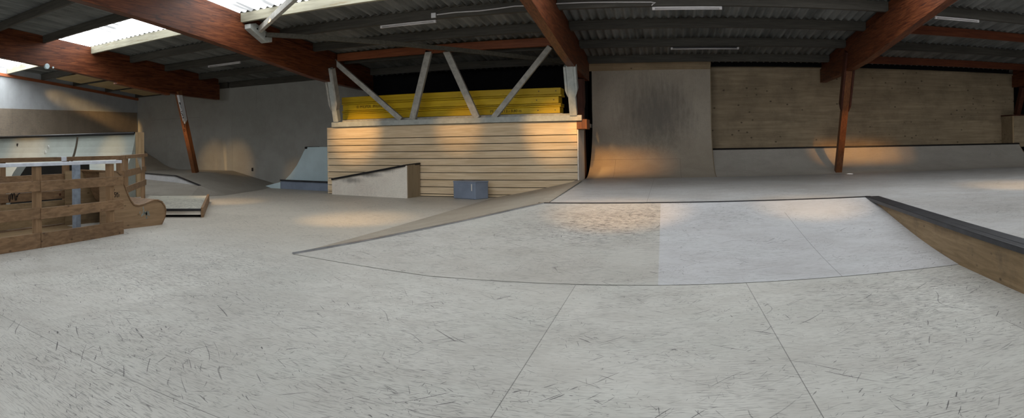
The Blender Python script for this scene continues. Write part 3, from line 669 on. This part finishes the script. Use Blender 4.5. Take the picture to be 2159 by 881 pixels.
b = MB(); b.tube([q0 + up * 1.70 + qn * .01, q1 + up * 1.70 + qn * .01], .04, 10); b.build('coping', M['coping'], tq, smooth=True)
pp = onX(291, 279, -12.34)
b = MB(); b.box((-12.40, 10.28, 0), (-12.36, 10.56, 1.725)); b.build('end_plank', M['platform_plank'], tq, .004)
hinge = qpt(4.9, 15)
b = MB(); b.beam(hinge + qn * .02 - up * .03, hinge + qn * .02 - up * .13, .07, .03, (0, 1, 0)); b.build('metal_plate', M['bolt'], tq)
for u, k_ in ((3.35, 14), (3.42, 13)):
    h_ = qpt(u, k_); b = MB(); b.tube([h_ + qn * .02 + Vector((.05 * math.cos(k * .7), 0, .06 * math.sin(k * .9))) for k in range(7)], .008, 5); b.build('paint_mark', M['white'], tq)

b = MB(); b.prism([(-8.0, 2.7, .004), (-6.95, 3.0, .004), (-7.45, 5.5, .004), (-8.60, 5.55, .004)], (0, 0, .012)); tag(b.build('plywood_sheet', M['plyv'], None), 'brown plywood sheet lying on the floor between the two fences', 'plywood sheet')
# black sided launch ramp inside the fence
lr = thing('launch_ramp', 'black sided curved launch ramp behind the left fence', 'ramp', (-11, 6.8, 0))
a0, a1 = Vector((-11.55, 6.05, 0)), Vector((-10.95, 7.75, 0)); ad = (a1 - a0).normalized(); an = Vector((-ad.y, ad.x, 0))
LL = (a1 - a0).length
pf = [(0, 0), (.05, .25), (.13, .5), (.26, .75), (.42, .98), (LL, .98), (LL, 0)]
b = MB(); b.prism([a0 + ad * u + up * z for u, z in pf], an * .03); b.build('side_panel', M['blackbox'], lr)
b = MB(); b.strip([a0 + ad * u + up * z for u, z in pf[:6]], [a0 + ad * u + up * z + an * 1.1 for u, z in pf[:6]]); b.build('riding_surface', M['qpface'], lr)

# ------------------------------------------------------------------ fence
def fence_run(root, A, B, rails, posts, pw=.10, side=1, th=.03, mats=None, joint=None):
    """boards on the camera side of posts from A to B; rails = [(z0, z1)]"""
    A, B = Vector(A), Vector(B); d = (B - A).normalized(); n = Vector((-d.y, d.x, 0)) * side; L = (B - A).length
    for (z0, z1) in rails:
        cuts = [0] + ([joint] if joint else []) + [L]
        for i in range(len(cuts) - 1):
            b = MB(); dz = random.uniform(-.008, .008); o = n * (.006 * (i % 2))
            b.beam(A + d * (cuts[i] + .002) + o + up * ((z0 + z1) / 2 + dz), A + d * (cuts[i + 1] - .002) + o + up * ((z0 + z1) / 2 + dz), th, z1 - z0)
            b.build('board', M['rail'], root, .004)
    for u, z1 in posts:
        p = A + d * u - n * (th / 2 + .045)
        b = MB(); b.beam(p, p + up * z1, .09, pw, d); b.build('post', M['railv'], root, .004)
    return d, n, L
FA, FB = Vector((-6.42, 2.0, 0)), Vector((-7.24, 5.74, 0))
fe = thing('wooden_fence', 'brown board fence with a worn white top rail in the left foreground', 'fence', (-6.9, 4, 0))
Lf = (FB - FA).length
def upos(x, A, B):         # distance along A-B hit by image column x
    d = ray(x, 300); e = B - A
    k = (A.x * d.y - A.y * d.x) / (e.y * d.x - e.x * d.y); return k * e.length
u1, u2 = upos(83, FA, FB), upos(237, FA, FB)
d, n, L = fence_run(fe, FA, FB, [(.75, .885), (.385, .53), (.0, .20)], [(u1, 1.07), (u2, 1.07), (u1 - 1.6, 1.07)], side=-1, joint=u1)
uR = upos(255, FA, FB)
b = MB(); b.beam(FA + up * 1.10 - n * .05, FA + d * uR + up * 1.10 - n * .05, .13, .045); b.build('top_rail', M['railtop'], fe, .004)
# fence of the far side: back run and slanting end run
fk = thing('wooden_fence', 'second brown board fence behind the first, running back to the tall quarter pipe', 'fence', (-9, 6, 0))
KA, KB, KC = Vector((-8.1, 2.6, 0)), Vector((-8.98, 7.15, 0)), Vector((-10.9, 9.35, 0))
d2, n2, L2 = fence_run(fk, KA, KB, [(.765, .885), (.46, .60)], [(upos(8, KA, KB), 1.10), (upos(143, KA, KB), 1.10), (L2_ := (KB - KA).length - .05, 1.10)], side=-1)
d3, n3, L3 = fence_run(fk, KB, KC, [(.75, .885), (.43, .56)], [(.55, 1.12), ((KC - KB).length - .06, 1.12)], side=-1)
b = MB(); b.beam(KA + up * .235 + d2 * .01, KB + up * .235 - d2 * .01, .02, .40); b.build('kick_panel', M['plyv'], fk, .003)
b = MB(); b.beam(KA + up * .015 - n2 * .0 + d2 * .01, KB + up * .015 - d2 * .01, .05, .03); b.build('sole_strip', M['rail'], fk, .003)
b = MB(); b.beam(KA + up * 1.13, KB + up * 1.13, .10, .07); b.build('top_rail', M['rail'], fk, .004)
b = MB(); b.beam(KB + up * 1.135, KC + up * 1.135, .10, .07); b.build('top_rail', M['rail'], fk, .004)
b = MB(); b.prism([KB + d3 * 1.6 + up * 1.10, KB + d3 * 2.1 + up * 1.10, KB + d3 * 2.1 + up * .8], n3 * .03); b.build('corner_brace', M['greypaint'], fk)
p = KA + d2 * upos(130, KA, KB) + up * 1.13
b = MB(); b.beam(p - d2 * .06, p + d2 * .06, .12, .075); b.build('white_joint', M['railtop'], fk, .004)
# blue grey upright and pale board inside the fence
x_ = -7.95; p = Vector((x_, x_ / math.tan((160 - XC_) / F_), 0))
tag(MB().box((p.x - .05, p.y - .05, .0165), (p.x + .05, p.y + .05, 1.06)).build('timber_post', M['bluepost'], None, .005), 'blue-grey upright just behind the front fence', 'post')
def marker(parent, strokes, o, ex, ez, s, r=.006, name='marker_scribble', mat=None):
    b = MB()
    for st in strokes: b.tube([o + ex * (x * s) + ez * (y * s) for x, y in st], r, 5)
    return b.build(name, mat or M['ink'], parent)
# "Mr" in black marker on the back fence's middle board
p = KA + d2 * upos(17, KA, KB) + n2 * .02 + up * .475
marker(fk, [[(0, .7), (-.05, .3), (.05, 0), (.15, .3), (.2, .75), (.35, .9), (.42, .2), (.5, .7), (.65, .9), (.75, .5), (.8, .1)], [(.95, .1), (.95, .6), (1.05, .45), (1.2, .75), (1.4, .8)]], p, d2, up, .155, .007)
p = KA + d2 * upos(124, KA, KB) + n2 * .02 + up * .53
b = MB(); b.tube([p - n2 * .003, p + n2 * .004], .022, 9); b.build('dark_knot', M['postdark'], fk)

# wavy bench ramp beside the fence
wb = thing('wavy_bench', 'brown wooden bench with a wavy curved top at the end of the front fence', 'bench', (-7.9, 6.3, 0))
XB = -7.62
pf = [(5.60, .93), (5.93, .92), (6.0, .86), (6.06, .72), (6.13, .57), (6.20, .44), (6.27, .365), (6.36, .345), (6.47, .355), (6.60, .39), (6.70, .412), (6.79, .41), (6.88, .375), (6.95, .30), (6.975, .22), (6.96, .12), (6.88, .0)]
side = [(XB, y, z) for y, z in pf] + [(XB, 5.60, 0)]
b = MB(); b.prism(side, (-.03, 0, 0)); sp = b.build('side_panel', M['bench'], wb)
b = MB(); b.prism([(XB - 1.0, y, z) for _, y, z in [(0, *q) for q in pf]] + [(XB - 1.0, 5.60, 0)], (-.03, 0, 0)); b.build('side_panel', M['plyv'], wb)
top = pf[1:]
b = MB(); b.strip([(XB + .015, y, z + .004) for y, z in top], [(XB - 1.05, y, z + .004) for y, z in top], (0, .006, .02)); b.build('top_skin', M['rail'], wb, smooth=False)
o_ = Vector((XB + .004, 5.86, .52))
marker(wb, [[(.5, .9), (.2, .95), (.1, .7), (.45, .5), (.4, .15), (.0, .1)], [(.8, 1.0), (.75, .1), (.95, .1)], [(.55, .65), (1.05, .75)], [(1.2, .6), (1.2, .1)], [(1.2, .95), (1.25, 1.0)], [(-.1, 1.5), (.15, 1.6), (.1, 1.3)]], o_, Vector((0, 1, 0)), up, .085, .005)
b = MB(); rr = random.Random(4)
for k in range(26):
    y = 6.44 + rr.gauss(.07, .05); z = .20 + rr.gauss(.02, .045); sy = rr.uniform(.006, .016); sz = rr.uniform(.012, .04)
    b.add([(XB + .002, y + sy * math.cos(i * PI / 3 + .4) * rr.uniform(.5, 1.3), z + sz * math.sin(i * PI / 3 + .4) * rr.uniform(.6, 1.2)) for i in range(6)], [tuple(range(6))])
b.build('teal_paint_mark', M['stain'], wb)

# low manual pad box
pad = thing('manual_pad', 'low skate box with a scratched pale top, black edge and brown side board', 'skate box', (-8.9, 8.9, 0))
p0 = Vector((-7.86, 8.08, 0)); pd = Vector((-.76, -.65, 0)); pv = Vector((-.66, .75, 0)); pl_ = 1.35; pw_ = 3.1
b = MB(); b.prism([p0 + up * .125, p0 + pd * pl_ + up * .125, p0 + pd * pl_ + pv * pw_ + up * .125, p0 + pv * pw_ + up * .125], (0, 0, .03)); b.build('top', M['pad'], pad)
b = MB(); b.beam(p0 + up * .142 - pv * .015, p0 + pd * pl_ + up * .142 - pv * .015, .05, .045); b.build('edge_strip', M['coping'], pad, .005)
b = MB(); b.beam(p0 + up * .085 + pv * .02, p0 + pd * pl_ + up * .085 + pv * .02, .03, .075); b.build('front_board', M['wedge'], pad)
b = MB(); b.beam(p0 - pv * .03 - pd * .03 + up * .09, p0 + pv * (pw_ + .03) - pd * .03 + up * .09, .05, .19); b.build('side_board', M['rail'], pad, .004)
b = MB(); b.prism([p0 + pv * .15 + pd * .02, p0 + pv * .15 + pd * (pl_ - .02), p0 + pv * (pw_ - .02) + pd * (pl_ - .02), p0 + pv * (pw_ - .02) + pd * .02], (0, 0, .12)); b.build('underframe', M['blackbox'], pad)

# ------------------------------------------------------------------ lights: warm spot lamps added to make the orange glows
def shaft(target, src, ang, power, col=(1, .60, .22), blend=1.0, size=.05, name='warm_spot'):  # adds one spot lamp aimed at the target
    d = Vector(target) - Vector(src)
    L = bpy.data.lights.new(name, 'SPOT'); L.energy = power; L.color = col; L.spot_size = math.radians(ang); L.spot_blend = blend; L.shadow_soft_size = size
    o = bpy.data.objects.new(name, L); COL.objects.link(o); o.location = src; o.rotation_euler = d.to_track_quat('-Z', 'Y').to_euler(); return o
shaft((-7.9, 14.0, 1.70), (-7.4, 9.2, 4.0), 20, 900)
shaft((-2.6, 14.0, 1.68), (-2.9, 9.2, 4.0), 20, 900)
shaft((-5.0, 14.0, 1.75), (-5.0, 9.2, 4.0), 17, 420)
shaft((-14.9, 16.05, .62), (-13.6, 9.6, 3.6), 17, 480)
shaft((-13.9, 16.05, .62), (-12.8, 9.6, 3.6), 17, 480)
shaft((-11.3, 16.05, .35), (-10.9, 9.6, 3.6), 10, 230)
for k in range(5): shaft((-2.0 + .42 * k, 16.05, .62), (-1.6 + .4 * k, 10.2, 3.5), 14, (560, 520, 430, 300, 170)[k], (1, .46, .10))
for k in range(5): shaft((4.55 + .5 * k, 16.3, .93), (5.2 + .42 * k, 10.2, 3.5), 13, (480, 560, 560, 480, 260)[k], (1, .46, .10))
shaft((-.7, 8.5, .3), (-.6, 5.0, 4.4), 26, 700, (1, .55, .18))
shaft((2.1, 8.6, .3), (2.2, 5.0, 4.4), 22, 480, (1, .58, .2))
shaft((-5.3, 9.3, .0), (-5.2, 6.5, 4.2), 28, 520)
shaft((6.3, 9.4, .4), (6.3, 6.5, 4.2), 30, 520)
shaft((-9.6, 10.8, .0), (-9.4, 8.2, 3.8), 26, 300)
shaft((-19.2, 12.4, 3.15), (-18.4, 9.9, 3.9), 17, 190)
shaft((-19.2, 13.8, 2.75), (-18.4, 10.0, 3.9), 13, 420)
shaft((-19.2, 15.1, 2.3), (-18.4, 10.2, 3.85), 10, 700)
shaft((-16.6, 9.0, 1.2), (-15.8, 4.6, 3.6), 26, 420, (1, .50, .12))
shaft((-13.1, 9.9, 1.25), (-12.4, 5.4, 3.6), 14, 420, (1, .6, .2))
shaft((4.68, 14.9, .39), (4.66, 10.8, 3.7), 2.0, 2600, (1, 1, 1), .5, .01, 'sun_fleck')

# world
w = bpy.data.worlds.new('outside'); sc.world = w; w.use_nodes = True
w.node_tree.nodes['Background'].inputs[0].default_value = (.75, .85, 1, 1); w.node_tree.nodes['Background'].inputs[1].default_value = 1.0

# ------------------------------------------------------------------ camera
cd = bpy.data.cameras.new('camera'); cam = bpy.data.objects.new('camera', cd); COL.objects.link(cam); sc.camera = cam
cd.type = 'PANO'; cd.panorama_type = 'CENTRAL_CYLINDRICAL'
cd.central_cylindrical_range_u_min = -XC_ / F_; cd.central_cylindrical_range_u_max = (W_ - XC_) / F_
cd.central_cylindrical_range_v_min = -(H_ - YH_) / F_; cd.central_cylindrical_range_v_max = YH_ / F_
cd.central_cylindrical_radius = 1.0
cd.clip_start = .05; cd.clip_end = 200
mw = Matrix((CR.col[0], CR.col[2], -CR.col[1])).transposed().to_4x4(); mw.translation = EYE
cam.matrix_world = mw

sc.view_settings.view_transform = 'Standard'; sc.view_settings.look = 'None'
sc.view_settings.exposure = 0.32; sc.view_settings.gamma = 1.0; sc.view_settings.use_curve_mapping = False
